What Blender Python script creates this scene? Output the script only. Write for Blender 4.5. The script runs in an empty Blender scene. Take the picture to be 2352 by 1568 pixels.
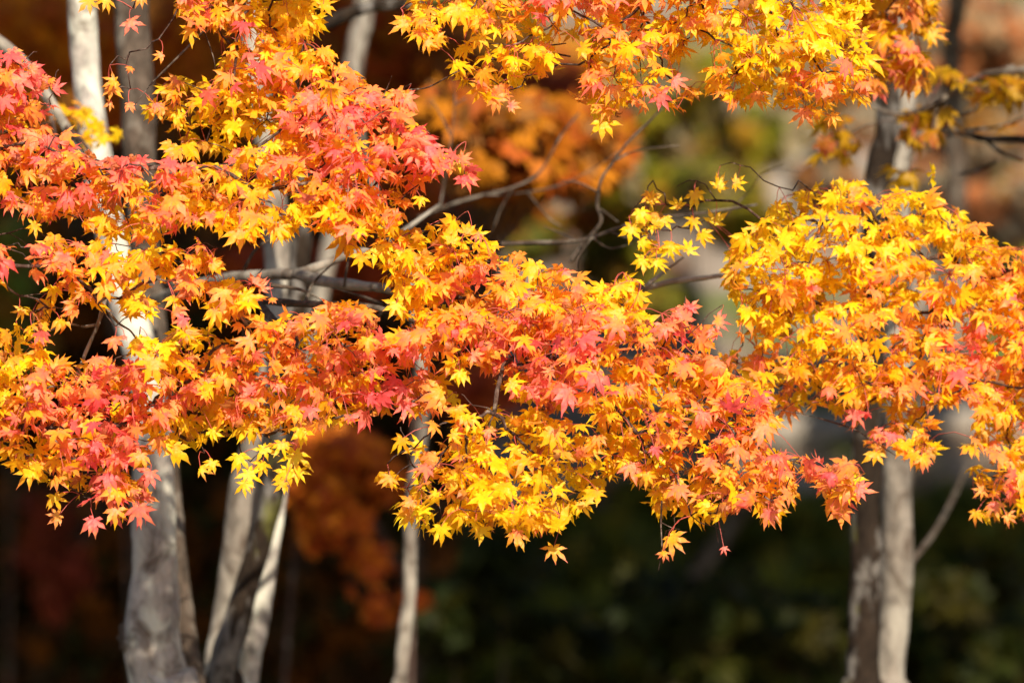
import bpy, math, random
import numpy as np
from mathutils import Vector, noise as mnoise

R = math.radians
random.seed(7)
rng = np.random.default_rng(11)
scene = bpy.context.scene
col = scene.collection

# ------------------------------------------------------------------ camera
CAM = np.array([0.0, 0.0, 1.6])
PITCH = R(3.0)
LENS = 200.0
FOCUS = 10.5
cd = bpy.data.cameras.new('camera')
cam = bpy.data.objects.new('camera', cd)
col.objects.link(cam)
cam.location = CAM
cam.rotation_euler = (R(90) + PITCH, 0, 0)
cd.lens = LENS
cd.sensor_width = 36
cd.clip_start = 0.1
cd.clip_end = 3000
cd.dof.use_dof = True
cd.dof.focus_distance = FOCUS
cd.dof.aperture_fstop = 2.6
cd.dof.aperture_blades = 0
scene.camera = cam
FWD = np.array([0, math.cos(PITCH), math.sin(PITCH)])
UP = np.array([0, -math.sin(PITCH), math.cos(PITCH)])
RT = np.array([1.0, 0, 0])
KX = 36.0 / LENS / 2352.0


def at(px, py, d):
    """a point of the place seen at that spot of the photo (2352 wide), d metres away"""
    return CAM + d * (FWD + RT * (px - 1176) * KX + UP * (784 - py) * KX)


def project(P):
    v = P - CAM
    d = v @ FWD
    return 1176 + (v @ RT) / d / KX, 784 - (v @ UP) / d / KX, d


# ------------------------------------------------------------------ world and sun
SUN_EL, SUN_AZ = R(34), R(14)        # behind the camera, to its right
S = np.array([math.sin(SUN_AZ) * math.cos(SUN_EL), -math.cos(SUN_AZ) * math.cos(SUN_EL), math.sin(SUN_EL)])
w = bpy.data.worlds.new('World')
scene.world = w
w.use_nodes = True
nt = w.node_tree
sky = nt.nodes.new('ShaderNodeTexSky')
sky.sky_type = 'NISHITA'
sky.sun_disc = False
sky.sun_elevation = SUN_EL
sky.sun_rotation = math.atan2(S[0], S[1])
bg = nt.nodes['Background']
bg.inputs['Strength'].default_value = 0.085
nt.links.new(sky.outputs[0], bg.inputs[0])
sd = bpy.data.lights.new('sun', 'SUN')
sun = bpy.data.objects.new('sun', sd)
col.objects.link(sun)
sd.energy = 4.8
sd.angle = R(0.5)
sd.color = (1.0, 0.89, 0.72)
sun.rotation_euler = Vector(S).to_track_quat('Z', 'Y').to_euler()
scene.view_settings.view_transform = 'Standard'
scene.view_settings.look = 'None'
scene.view_settings.gamma = 1
scene.view_settings.exposure = 1.1
scene.cycles.max_bounces = 8
scene.cycles.use_denoising = True


# ------------------------------------------------------------------ helpers
def tag(o, label=None, cat=None, group=None, kind=None):
    if label: o['label'] = label
    if cat: o['category'] = cat
    if group: o['group'] = group
    if kind: o['kind'] = kind
    return o


def empty(name, loc, label, cat, group=None):
    o = bpy.data.objects.new(name, None)
    col.objects.link(o)
    o.location = [float(c) for c in loc]
    return tag(o, label, cat, group)


def mesh_obj(name, V, F, mats, parent=None, colors=None, fmat=None, smooth=True):
    """V (n,3) world points; F a list of face index lists or of (k, count) arrays"""
    me = bpy.data.meshes.new(name)
    V = np.asarray(V, dtype=np.float64)
    off = np.array(parent.location) if parent is not None else np.zeros(3)
    if parent is not None and parent.parent is not None:
        off = off + np.array(parent.parent.location)
    V = V - off
    if isinstance(F, tuple):
        flat, tot = F
    else:
        tot = np.array([len(f) for f in F], dtype=np.int32)
        flat = np.array([i for f in F for i in f], dtype=np.int32)
    me.vertices.add(len(V))
    me.vertices.foreach_set('co', V.astype(np.float32).ravel())
    me.loops.add(len(flat))
    me.loops.foreach_set('vertex_index', flat.astype(np.int32))
    me.polygons.add(len(tot))
    st = np.concatenate([[0], np.cumsum(tot)[:-1]]).astype(np.int32)
    me.polygons.foreach_set('loop_start', st)
    me.polygons.foreach_set('loop_total', tot.astype(np.int32))
    for m in (mats if isinstance(mats, (list, tuple)) else [mats]):
        me.materials.append(m)
    if fmat is not None:
        me.polygons.foreach_set('material_index', np.asarray(fmat, dtype=np.int32))
    me.polygons.foreach_set('use_smooth', np.full(len(tot), smooth))
    if colors is not None:
        a = me.color_attributes.new('Col', 'FLOAT_COLOR', 'POINT')
        c4 = np.ones((len(V), 4), dtype=np.float32)
        c4[:, :3] = colors
        a.data.foreach_set('color', c4.ravel())
    me.update(calc_edges=True)
    me.validate()
    o = bpy.data.objects.new(name, me)
    col.objects.link(o)
    if parent is not None:
        o.parent = parent
    return o


def catmull(pts, rad, step=6):
    pts = [np.array(p, float) for p in pts]
    P, Q = [], []
    n = len(pts)
    for i in range(n - 1):
        p0, p1, p2, p3 = pts[max(i - 1, 0)], pts[i], pts[i + 1], pts[min(i + 2, n - 1)]
        for k in range(step):
            t = k / step
            P.append(0.5 * ((2 * p1) + (-p0 + p2) * t + (2 * p0 - 5 * p1 + 4 * p2 - p3) * t * t + (-p0 + 3 * p1 - 3 * p2 + p3) * t ** 3))
            Q.append(rad[i] * (1 - t) + rad[i + 1] * t)
    P.append(pts[-1])
    Q.append(rad[-1])
    return P, Q


class MB:
    def __init__(s):
        s.V, s.F, s.M = [], [], []

    def tube(s, pts, rad, seg=8, rough=0.0, mat=0, fr=9.0, cap=True):
        pts = [np.array(p, float) for p in pts]
        n = len(pts)
        b = len(s.V)
        ref = None
        for i, p in enumerate(pts):
            t = pts[min(i + 1, n - 1)] - pts[max(i - 1, 0)]
            t = t / (np.linalg.norm(t) + 1e-9)
            if ref is None:
                ref = np.cross(t, [0.3, 0.9, 0.1]); ref /= np.linalg.norm(ref)
            u = ref - t * (ref @ t); u /= (np.linalg.norm(u) + 1e-9)
            ref = u
            v = np.cross(t, u)
            for k in range(seg):
                a = 2 * math.pi * k / seg
                dr = u * math.cos(a) + v * math.sin(a)
                q = rad[i]
                if rough:
                    z = p + dr * q
                    q *= 1 + rough * mnoise.noise(Vector(z * fr)) + 0.5 * rough * mnoise.noise(Vector(z * fr * 3.1))
                s.V.append(p + dr * q)
        for i in range(n - 1):
            for k in range(seg):
                k2 = (k + 1) % seg
                s.F.append((b + i * seg + k, b + i * seg + k2, b + (i + 1) * seg + k2, b + (i + 1) * seg + k))
                s.M.append(mat)
        if cap:
            s.F.append(tuple(b + k for k in range(seg))[::-1]); s.M.append(mat)
            s.F.append(tuple(b + (n - 1) * seg + k for k in range(seg))); s.M.append(mat)

    def curve(s, pts, rad, seg=8, rough=0.0, mat=0, step=6, fr=9.0):
        P, Q = catmull(pts, rad, step)
        s.tube(P, Q, seg, rough, mat, fr)

    def blob(s, c, r, rough=0.3, n=10, fr=3.0, mat=0):
        b = len(s.V)
        for i in range(n + 1):
            th = math.pi * i / n
            for k in range(2 * n):
                ph = math.pi * k / n
                d = np.array([math.sin(th) * math.cos(ph), math.sin(th) * math.sin(ph), math.cos(th)])
                q = 1 + rough * mnoise.noise(Vector(d * fr * 0.6 + np.array(c))) + 0.4 * rough * mnoise.noise(Vector(d * fr * 2 + np.array(c)))
                s.V.append(np.array(c) + d * np.array(r) * q)
        for i in range(n):
            for k in range(2 * n):
                k2 = (k + 1) % (2 * n)
                s.F.append((b + i * 2 * n + k, b + (i + 1) * 2 * n + k, b + (i + 1) * 2 * n + k2, b + i * 2 * n + k2))
                s.M.append(mat)

    def build(s, name, mats, parent=None):
        return mesh_obj(name, s.V, s.F, mats, parent, fmat=s.M)


# ------------------------------------------------------------------ materials
def new_mat(name):
    m = bpy.data.materials.new(name)
    m.use_nodes = True
    return m, m.node_tree, m.node_tree.nodes['Principled BSDF']


def noise_node(t, scale, detail=4, rough=0.55, vec=None, dist=0.0):
    n = t.nodes.new('ShaderNodeTexNoise')
    n.inputs['Scale'].default_value = scale
    n.inputs['Detail'].default_value = detail
    n.inputs['Roughness'].default_value = rough
    n.inputs['Distortion'].default_value = dist
    if vec is not None:
        t.links.new(vec, n.inputs['Vector'])
    return n


def ramp(t, fac, stops):
    r = t.nodes.new('ShaderNodeValToRGB')
    t.links.new(fac, r.inputs[0])
    e = r.color_ramp.elements
    while len(e) < len(stops):
        e.new(0.5)
    for q, (p, c) in zip(e, stops):
        q.position = p
        q.color = (c[0], c[1], c[2], 1) if not isinstance(c, (int, float)) else (c, c, c, 1)
    return r


def mixc(t, fac, a, b, mode='MIX'):
    m = t.nodes.new('ShaderNodeMix')
    m.data_type = 'RGBA'
    m.blend_type = mode
    for s_, v in ((0, fac), (6, a), (7, b)):
        if hasattr(v, 'links') or hasattr(v, 'is_linked'):
            t.links.new(v, m.inputs[s_])
        elif isinstance(v, (int, float)):
            m.inputs[s_].default_value = v
        else:
            m.inputs[s_].default_value = (v[0], v[1], v[2], 1)
    return m.outputs[2]


def leaf_mat(name, trans=0.6, gloss=0.45, spots=True):
    """leaf blade: its colour comes with the leaf, age spots and mottling from noise"""
    m, t, p = new_mat(name)
    at_ = t.nodes.new('ShaderNodeAttribute'); at_.attribute_name = 'Col'
    geo = t.nodes.new('ShaderNodeNewGeometry')
    base = at_.outputs['Color']
    if spots:
        n1 = noise_node(t, 60, 3, 0.6, geo.outputs['Position'])
        r1 = ramp(t, n1.outputs[0], [(0.30, (1.0, 1.0, 1.0)), (0.52, (1.0, 0.94, 0.9)), (0.75, (0.97, 0.76, 0.7))])
        base = mixc(t, 0.8, base, r1.outputs[0], 'MULTIPLY')
        n2 = noise_node(t, 230, 2, 0.5, geo.outputs['Position'])
        r2 = ramp(t, n2.outputs[0], [(0.66, 0.0), (0.74, 1.0)])
        sc_ = t.nodes.new('ShaderNodeMath'); sc_.operation = 'MULTIPLY'; sc_.inputs[1].default_value = 0.65
        t.links.new(r2.outputs[0], sc_.inputs[0])
        base = mixc(t, sc_.outputs[0], base, (0.28, 0.07, 0.02))
    t.links.new(base, p.inputs['Base Color'])
    p.inputs['Roughness'].default_value = gloss
    p.inputs['Specular IOR Level'].default_value = 0.35 if spots else 0.12
    nb = noise_node(t, 140, 2, 0.5, geo.outputs['Position'])
    bp = t.nodes.new('ShaderNodeBump'); bp.inputs['Strength'].default_value = 0.35; bp.inputs['Distance'].default_value = 0.004
    t.links.new(nb.outputs[0], bp.inputs['Height']); t.links.new(bp.outputs[0], p.inputs['Normal'])
    tr = t.nodes.new('ShaderNodeBsdfTranslucent')
    t.links.new(base, tr.inputs['Color'])
    mx = t.nodes.new('ShaderNodeMixShader'); mx.inputs[0].default_value = trans
    t.links.new(p.outputs[0], mx.inputs[1]); t.links.new(tr.outputs[0], mx.inputs[2])
    t.links.new(mx.outputs[0], t.nodes['Material Output'].inputs[0])
    return m


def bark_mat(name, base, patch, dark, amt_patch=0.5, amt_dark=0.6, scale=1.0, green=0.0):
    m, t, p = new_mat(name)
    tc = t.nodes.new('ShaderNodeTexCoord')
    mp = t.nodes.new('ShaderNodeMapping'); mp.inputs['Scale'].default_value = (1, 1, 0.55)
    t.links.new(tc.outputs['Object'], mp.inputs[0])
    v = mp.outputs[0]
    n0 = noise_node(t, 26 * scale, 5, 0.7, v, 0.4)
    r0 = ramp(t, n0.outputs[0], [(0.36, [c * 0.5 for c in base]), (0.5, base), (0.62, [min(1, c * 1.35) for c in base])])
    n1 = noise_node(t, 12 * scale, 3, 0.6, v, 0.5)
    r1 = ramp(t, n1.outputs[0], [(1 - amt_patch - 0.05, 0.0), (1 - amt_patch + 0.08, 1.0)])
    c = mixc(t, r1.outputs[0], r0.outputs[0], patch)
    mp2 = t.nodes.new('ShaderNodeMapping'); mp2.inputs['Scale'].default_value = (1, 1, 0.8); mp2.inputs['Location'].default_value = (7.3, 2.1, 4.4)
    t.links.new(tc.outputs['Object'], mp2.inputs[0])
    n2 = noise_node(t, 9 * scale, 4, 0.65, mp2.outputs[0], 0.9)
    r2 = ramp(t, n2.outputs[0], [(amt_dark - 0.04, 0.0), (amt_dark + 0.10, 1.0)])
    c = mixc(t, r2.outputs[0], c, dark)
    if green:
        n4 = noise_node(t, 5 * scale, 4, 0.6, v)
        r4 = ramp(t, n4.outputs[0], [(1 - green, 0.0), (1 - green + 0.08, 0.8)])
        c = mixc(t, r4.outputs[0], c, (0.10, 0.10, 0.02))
    t.links.new(c, p.inputs['Base Color'])
    p.inputs['Roughness'].default_value = 0.85
    p.inputs['Specular IOR Level'].default_value = 0.08
    n3 = noise_node(t, 60 * scale, 5, 0.7, v)
    bp = t.nodes.new('ShaderNodeBump'); bp.inputs['Strength'].default_value = 0.7; bp.inputs['Distance'].default_value = 0.01
    t.links.new(n3.outputs[0], bp.inputs['Height']); t.links.new(bp.outputs[0], p.inputs['Normal'])
    return m


M_leaf = leaf_mat('maple_leaf_blade')
M_back = leaf_mat('background_leaf_blade', 0.3, 0.6, False)
M_pale = bark_mat('pale_grey_bark', (0.27, 0.24, 0.21), (0.43, 0.42, 0.35), (0.08, 0.055, 0.04), 0.50, 0.57, 1.0)
M_silver = bark_mat('silver_grey_bark', (0.15, 0.128, 0.105), (0.25, 0.225, 0.185), (0.05, 0.034, 0.024), 0.47, 0.57, 0.8)
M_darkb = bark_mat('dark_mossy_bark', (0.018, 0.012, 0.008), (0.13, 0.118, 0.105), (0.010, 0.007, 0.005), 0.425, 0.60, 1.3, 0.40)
M_brownb = bark_mat('brown_grey_bark', (0.065, 0.048, 0.036), (0.13, 0.11, 0.088), (0.04, 0.028, 0.02), 0.45, 0.55, 1.6)
M_twig = bark_mat('dark_twig_bark', (0.075, 0.045, 0.035), (0.20, 0.16, 0.13), (0.03, 0.02, 0.018), 0.40, 0.6, 4.0)
m_, t_, p_ = new_mat('red_leaf_stalk')
p_.inputs['Base Color'].default_value = (0.42, 0.07, 0.05, 1); p_.inputs['Roughness'].default_value = 0.5
M_stalk = m_

# ------------------------------------------------------------------ the ground: flat, then a wooded bank
def ground_z(x, y):
    s = np.clip((y - 19.0) / 3.0, 0, 1)
    rise = 0.42 * np.maximum(y - 20.2, 0) * s
    far = 0.25 * np.maximum(y - 60, 0)
    return rise - far * 0.0


def make_ground():
    xs = np.concatenate([np.linspace(-800, -20, 14), np.linspace(-14, 14, 90), np.linspace(20, 800, 14)])
    ys = np.concatenate([np.linspace(-600, -10, 12), np.linspace(-5, 18, 24), np.linspace(18.4, 48, 110), np.linspace(52, 900, 16)])
    X, Y = np.meshgrid(xs, ys)
    Z = ground_z(X, Y)
    near = (np.abs(X) < 20) & (Y > 20) & (Y < 50)
    for i in range(X.shape[0]):
        for j in range(X.shape[1]):
            if near[i, j]:
                Z[i, j] += 0.22 * mnoise.noise(Vector((X[i, j] * 0.9, Y[i, j] * 0.9, 0))) + 0.08 * mnoise.noise(Vector((X[i, j] * 2.6, Y[i, j] * 2.6, 3)))
    V = np.stack([X.ravel(), Y.ravel(), Z.ravel()], 1)
    nx = len(xs)
    F = []
    for i in range(len(ys) - 1):
        for j in range(nx - 1):
            F.append((i * nx + j, i * nx + j + 1, (i + 1) * nx + j + 1, (i + 1) * nx + j))
    m, t, p = new_mat('leaf_litter_and_pale_gravel')
    tc = t.nodes.new('ShaderNodeTexCoord')
    v = tc.outputs['Object']
    n1 = noise_node(t, 1.3, 6, 0.7, v, 0.5)
    r1 = ramp(t, n1.outputs[0], [(0.30, (0.06, 0.035, 0.015)), (0.43, (0.13, 0.09, 0.06)), (0.52, (0.22, 0.175, 0.135)), (0.66, (0.30, 0.26, 0.21))])
    n2 = noise_node(t, 2.2, 4, 0.7, v, 0.4)
    r2 = ramp(t, n2.outputs[0], [(0.56, 0.0), (0.63, 1.0)])
    c = mixc(t, r2.outputs[0], r1.outputs[0], (0.26, 0.08, 0.015))
    mp = t.nodes.new('ShaderNodeMapping'); mp.inputs['Location'].default_value = (5, 9, 2); t.links.new(v, mp.inputs[0])
    n3 = noise_node(t, 1.1, 4, 0.6, mp.outputs[0], 0.4)
    r3 = ramp(t, n3.outputs[0], [(0.54, 0.0), (0.60, 0.9)])
    c = mixc(t, r3.outputs[0], c, (0.09, 0.12, 0.02))
    n4 = noise_node(t, 30, 3, 0.7, v)
    r4 = ramp(t, n4.outputs[0], [(0.35, (0.45, 0.45, 0.45)), (0.65, (1, 1, 1))])
    c = mixc(t, 1.0, c, r4.outputs[0], 'MULTIPLY')
    t.links.new(c, p.inputs['Base Color'])
    p.inputs['Roughness'].default_value = 0.95
    p.inputs['Specular IOR Level'].default_value = 0.05
    g = mesh_obj('ground', V, F, m)
    g['kind'] = 'structure'
    g['label'] = 'rising wooded bank strewn with leaf litter and pale gravel'


make_ground()


def on_bank(px, py):
    d = 18.0
    for _ in range(400):
        P = at(px, py, d)
        if P[2] <= ground_z(P[0], P[1]):
            return d, P
        d += 0.06
    return d, P


# ------------------------------------------------------------------ the maple leaf, many at a time
ANG = np.radians([-126, -80, -39, 0, 39, 80, 126])
LEN = np.array([0.40, 0.74, 0.94, 1.0, 0.94, 0.74, 0.40])


def leaf_template(rich=True):
    if rich:
        rf = [0.46, 0.60, 0.74, 0.88]; wf = [0.100, 0.132, 0.094, 0.036]
    else:
        rf = [0.60]; wf = [0.17]
    lobe, rad, wid, pos = [3], [0.0], [0.0], []
    kinds = ['c']
    sidx = []
    mids = [math.radians(-163)] + list((ANG[:-1] + ANG[1:]) / 2) + [math.radians(163)]
    srad = [0.14] + [0.24, 0.33, 0.37, 0.37, 0.33, 0.24] + [0.14]
    sin_ang = mids; F = []
    verts = [('s', 0, 0, 0.0, 0.0)]           # centre
    for k in range(8):
        verts.append(('s', k, 0, mids[k], srad[k])); sidx.append(len(verts) - 1)
    for i in range(7):
        m0 = len(verts); verts.append(('l', i, 0, 0.30, 0.0))
        prevm, pl, pr = m0, sidx[i], sidx[i + 1]
        F.append((0, sidx[i], m0)); F.append((0, m0, sidx[i + 1]))
        for q, (r_, w_) in enumerate(zip(rf, wf)):
            mi = len(verts); verts.append(('l', i, 0, r_, 0.0))
            li = len(verts); verts.append(('l', i, -1, r_ - 0.03, -w_))
            ri = len(verts); verts.append(('l', i, 1, r_ - 0.03, w_))
            F.append((pl, li, mi, prevm)); F.append((prevm, mi, ri, pr))
            prevm, pl, pr = mi, li, ri
        tp = len(verts); verts.append(('l', i, 0, 1.04, 0.0))
        F.append((pl, tp, prevm)); F.append((prevm, tp, pr))
    return verts, F


def make_leaves(base, axis, nrm, size, t, curl, dry=None, rich=True):
    """arrays of leaves -> verts (n, V, 3), colours (n, V, 3), faces"""
    verts, F = leaf_template(rich)
    n = len(base); V = len(verts)
    P = np.zeros((n, V, 3)); RR = np.zeros((n, V)); MID = np.zeros(V)
    lenj = LEN[None] * (1 + 0.09 * rng.normal(size=(n, 7)))
    five = rng.random(n) < 0.35
    lenj[five, 0] *= 0.5; lenj[five, 6] *= 0.5
    spread = 1 + rng.normal(0, 0.07, n) - 0.18 * np.clip(curl, 0, 2)
    angj = ANG[None] * spread[:, None] + rng.normal(0, 0.05, (n, 7))
    kb = (curl[:, None] * (1 + 0.45 * rng.normal(size=(n, 7))))
    fold = rng.normal(0.15, 0.28, n)
    side = rng.normal(0, 0.10, (n, 7))
    wscale = 1 + 0.12 * rng.normal(size=n)
    twist = rng.normal(0, 0.5, (n, 7))
    ph = rng.random(n) * 6.28
    for j, (k, i, sg, a, b) in enumerate(verts):
        if k == 's':
            if a == 0 and b == 0:
                continue
            an = a * spread; r_ = b * np.ones(n)
            x = np.sin(an) * r_; y = np.cos(an) * r_
            kk = curl
            z = -(kk * r_ * r_) * 0.5 + fold * 0.10
            P[:, j] = np.stack([x, y, z], 1)
            RR[:, j] = r_
        else:
            L = lenj[:, i]; r_ = a * L
            kk = kb[:, i]
            ks = np.where(np.abs(kk) < 1e-3, 1e-3, kk)
            rr = np.sin(ks * r_) / ks; z = -(1 - np.cos(ks * r_)) / ks
            w_ = b * (0.55 + 0.45 * L) * wscale * (1 if rich else 1.1)
            if sg != 0 and rich:
                w_ = w_ * (1 + 0.13 * math.sin(j * 2.7))
            off = w_ + side[:, i] * a * a * L
            an = angj[:, i]
            x = np.sin(an) * rr + np.cos(an) * off
            y = np.cos(an) * rr - np.sin(an) * off
            z = z + fold * np.abs(w_) * 1.0 + twist[:, i] * w_ * a
            z = z + 0.035 * np.sin(an * 3 + ph + a * 5)
            P[:, j] = np.stack([x, y, z], 1)
            RR[:, j] = r_
            MID[j] = 1 if sg == 0 and a < 1 else 0
    X = np.cross(axis, nrm); X /= np.linalg.norm(X, axis=1)[:, None]
    M = np.stack([X, axis, nrm], 2)
    W = np.einsum('nij,nvj->nvi', M, P * size[:, None, None]) + base[:, None, :]
    g = rng.normal(0.05, 0.38, n)
    tv = t[:, None] + g[:, None] * (RR - 0.5) + rng.normal(0, 0.06, (n, V)) - 0.10 * MID[None]
    C = leaf_colour(tv)
    if rich:
        tb = (rng.random(n) < 0.4)[:, None] * np.clip((RR - 0.68) * rng.uniform(1.5, 3.5, (n, 1)), 0, 0.75)
        C = C * (1 - tb[:, :, None]) + np.array([0.58, 0.20, 0.04]) * tb[:, :, None]
    if dry is not None and dry.any():
        dc = np.array([0.42, 0.15, 0.055])
        k = (dry * (0.65 + 0.35 * rng.random(n)))[:, None, None] * np.clip(0.6 + 0.7 * RR[:, :, None], 0, 1)
        C = C * (1 - k) + dc * k
    return W, C, F


STOPS = np.array([-0.05, 0.20, 0.42, 0.65, 0.85, 1.05])
COLS = np.array([(0.93, 0.66, 0.010), (0.93, 0.50, 0.010), (0.94, 0.40, 0.045), (0.94, 0.31, 0.11), (0.93, 0.20, 0.16), (0.84, 0.11, 0.12)])


def leaf_colour(t):
    return np.stack([np.interp(t, STOPS, COLS[:, k]) for k in range(3)], -1)


def tile_faces(F, n, V, start=0):
    flat = np.array([i for f in F for i in f], dtype=np.int64)
    tot = np.array([len(f) for f in F], dtype=np.int64)
    fl = (flat[None] + (np.arange(n) * V)[:, None] + start).ravel()
    return fl, np.tile(tot, n)


def stalks(A, B, r=0.0007, sag=0.12):
    """leaf stalks from A to B (n,3): thin bowed three sided tubes of 3 spans"""
    n = len(A)
    D = B - A
    Ln = np.linalg.norm(D, axis=1)[:, None] + 1e-6
    T = D / Ln
    ref = np.array([0.31, 0.2, 0.93])
    U = np.cross(T, ref); U /= np.linalg.norm(U, axis=1)[:, None] + 1e-9
    Vv = np.cross(T, U)
    bow = np.cross(T, np.cross([0, 0, 1.0], T))
    out = np.zeros((n, 4, 3, 3))
    amp = sag * Ln
    for q in range(4):
        s_ = q / 3
        c = A + D * s_ + (np.array([0, 0, 1.0]) * amp + U * amp * 0.6 * np.sign(np.sin(A[:, :1] * 97))) * math.sin(math.pi * s_)
        for k in range(3):
            a = 2 * math.pi * k / 3
            out[:, q, k] = c + (U * math.cos(a) + Vv * math.sin(a)) * r
    F = []
    for q in range(3):
        for k in range(3):
            F.append((q * 3 + k, q * 3 + (k + 1) % 3, q * 3 + 3 + (k + 1) % 3, q * 3 + 3 + k))
    return out.reshape(n, 12, 3), F


# ------------------------------------------------------------------ where the colours run (2352 px wide photo): x, y, yellow 0 .. red 1
CP = """650 40 .05 720 60 .1 450 30 .55 540 70 .45 600 120 .45 680 140 .3 560 180 .25 480 200 .35 390 240 .5 620 200 .3 720 190 .45 800 190 .55
430 300 .05 520 310 0 600 330 .05 560 360 .05 470 360 .1 700 250 .75 780 260 .75 850 250 .85 930 240 .8 950 320 .85 870 350 .65 980 370 .85 1080 410 .85
780 400 .75 700 370 .6 620 400 .7 500 385 .85 400 385 .85 300 390 .75 200 370 .75 100 300 .85 40 180 .85 100 200 .9 30 280 .75 40 340 .45 20 400 .6
120 420 .55 200 430 .5 300 440 .5 420 450 .5 650 440 .35 550 470 .25 480 430 .25 740 480 .3 640 520 .2 550 550 .3 850 450 .65 950 440 .55 800 540 .3
900 560 .35 1000 560 .3 1100 590 .35 950 610 .1 1200 620 .45 1280 650 .55 1040 660 .6 1100 680 .5 930 680 .15 1000 740 .2 1350 720 .6 1430 680 .2 1470 690 .15
230 530 .25 300 530 .3 100 580 .8 150 640 .75 230 620 .5 190 690 .5 280 600 .3 330 580 .3 420 620 .55 380 570 .4 450 670 .45 500 720 .25 560 680 .3 580 640 .7
60 720 .3 130 740 .6 320 790 0 400 790 .1 50 830 .2 150 850 .6 230 850 .7 100 950 .7 200 950 .85 300 920 .75 400 880 .5 480 880 .7 560 800 .5 650 780 .5
750 760 .55 850 760 .6 600 900 .75 700 880 .75 800 880 .75 900 870 .75 960 900 .8 1000 860 .75 700 960 .4 600 980 .25 500 960 .5 560 1070 .05 670 1070 .05
420 1030 .15 480 1050 .2 320 1100 .75 320 1180 .85 210 1200 .9 250 1130 .75 150 1020 .75 50 1000 .45 40 1090 .2 120 1100 .4 130 1190 .5 180 1000 .8 20 900 .4
950 800 .8 1050 780 .6 1150 800 .8 1250 770 .6 1330 800 .75 1200 850 .7 1230 910 .65 1300 920 .75 1060 860 .15 1350 870 .5 1450 780 .65 1500 850 .5 1560 780 .85
1650 740 .95 1400 950 .35 1500 950 .4 1600 930 .55 1580 870 .5 1250 990 .3 1150 1040 .15 1050 1020 .3 1080 970 .15 1200 1040 .15 1000 1080 .25 950 1150 .3
1020 1190 .15 1100 1150 .1 1200 1170 .2 1300 1120 .1 1200 1220 .35 1270 1270 .45 1350 1100 .2 1450 1040 .35 1550 1040 .5 1600 1100 .5 1450 1110 .4 1550 1180 .4
1550 1240 .5 1700 1090 .7 1650 1020 .6 1780 1150 .5 1770 1050 .6 1850 1060 .8 1930 1090 .8 1920 1150 .55 1980 1120 .85 1450 520 .05 1580 460 .1 1680 420 .15
1550 560 .1 1480 610 .15 1650 500 .05 1750 470 .1 1850 470 .15 1950 460 .2 2100 470 .15 2180 540 .2 2260 590 .3 2320 590 .5 1720 560 .1 1800 580 .1 1900 560 .1
2000 580 .2 2100 620 .35 2200 650 .4 2300 680 .45 1700 650 .2 1800 680 .3 1900 700 .35 1850 740 .15 2000 700 .45 2100 720 .5 2200 740 .6 2320 780 .7
1950 790 .3 1750 720 .15 1750 800 .35 1850 820 .4 1850 880 .5 1750 900 .6 1650 880 .65 1700 940 .55 1950 870 .3 2050 830 .4 2100 880 .6 2200 880 .75
2320 880 .5 2010 940 .6 2040 1010 .75 2100 960 .2 2100 1050 .5 2200 960 .5 2260 1010 .4 2300 1060 .4 2290 1160 .65 2240 1190 .4 1000 60 .35 950 40 .3
1080 40 .25 1150 130 .2 1100 180 .35 1230 150 .3 1150 240 .55 1250 20 .75 1300 60 .4 1380 80 .4 1450 60 .35 1500 30 .6 1550 80 .3 1450 120 .55 1500 150 .4
1560 200 .65 1400 230 .5 1480 240 .45 1385 300 .2 1600 40 .4 1650 100 .2 1720 90 .05 1780 40 0 1850 60 .05 1900 90 .02 1750 170 .1 1680 200 .35 1800 190 .2
1850 150 .3 1880 240 .6 1950 210 .4 2050 60 .25 2130 100 .25 2100 150 .3"""
CP = np.array([float(v) for v in CP.split()]).reshape(-1, 3)


def tone(x, y):
    d2 = (x[:, None] - CP[:, 0]) ** 2 + (y[:, None] - CP[:, 1]) ** 2
    wgt = np.exp(-d2 / (2 * 38.0 ** 2)) + 1e-7 / (1 + d2 / 1e4)
    return (wgt * CP[:, 2]).sum(1) / wgt.sum(1)


def inside(poly, x, y):
    poly = np.array(poly, float)
    c = np.zeros(len(x), bool)
    j = len(poly) - 1
    for i in range(len(poly)):
        xi, yi = poly[i]; xj, yj = poly[j]
        cond = ((yi > y) != (yj > y)) & (x < (xj - xi) * (y - yi) / (yj - yi + 1e-12) + xi)
        c ^= cond
        j = i
    return c


def smooth_noise(x, y, seed, s=130.0):
    return np.array([mnoise.noise(Vector((a / s, b / s, seed * 3.7))) for a, b in zip(x, y)])


def pts(s):
    v = [float(q) for q in s.split()]
    return list(zip(v[::2], v[1::2]))


LEAF = 0.0335


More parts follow.
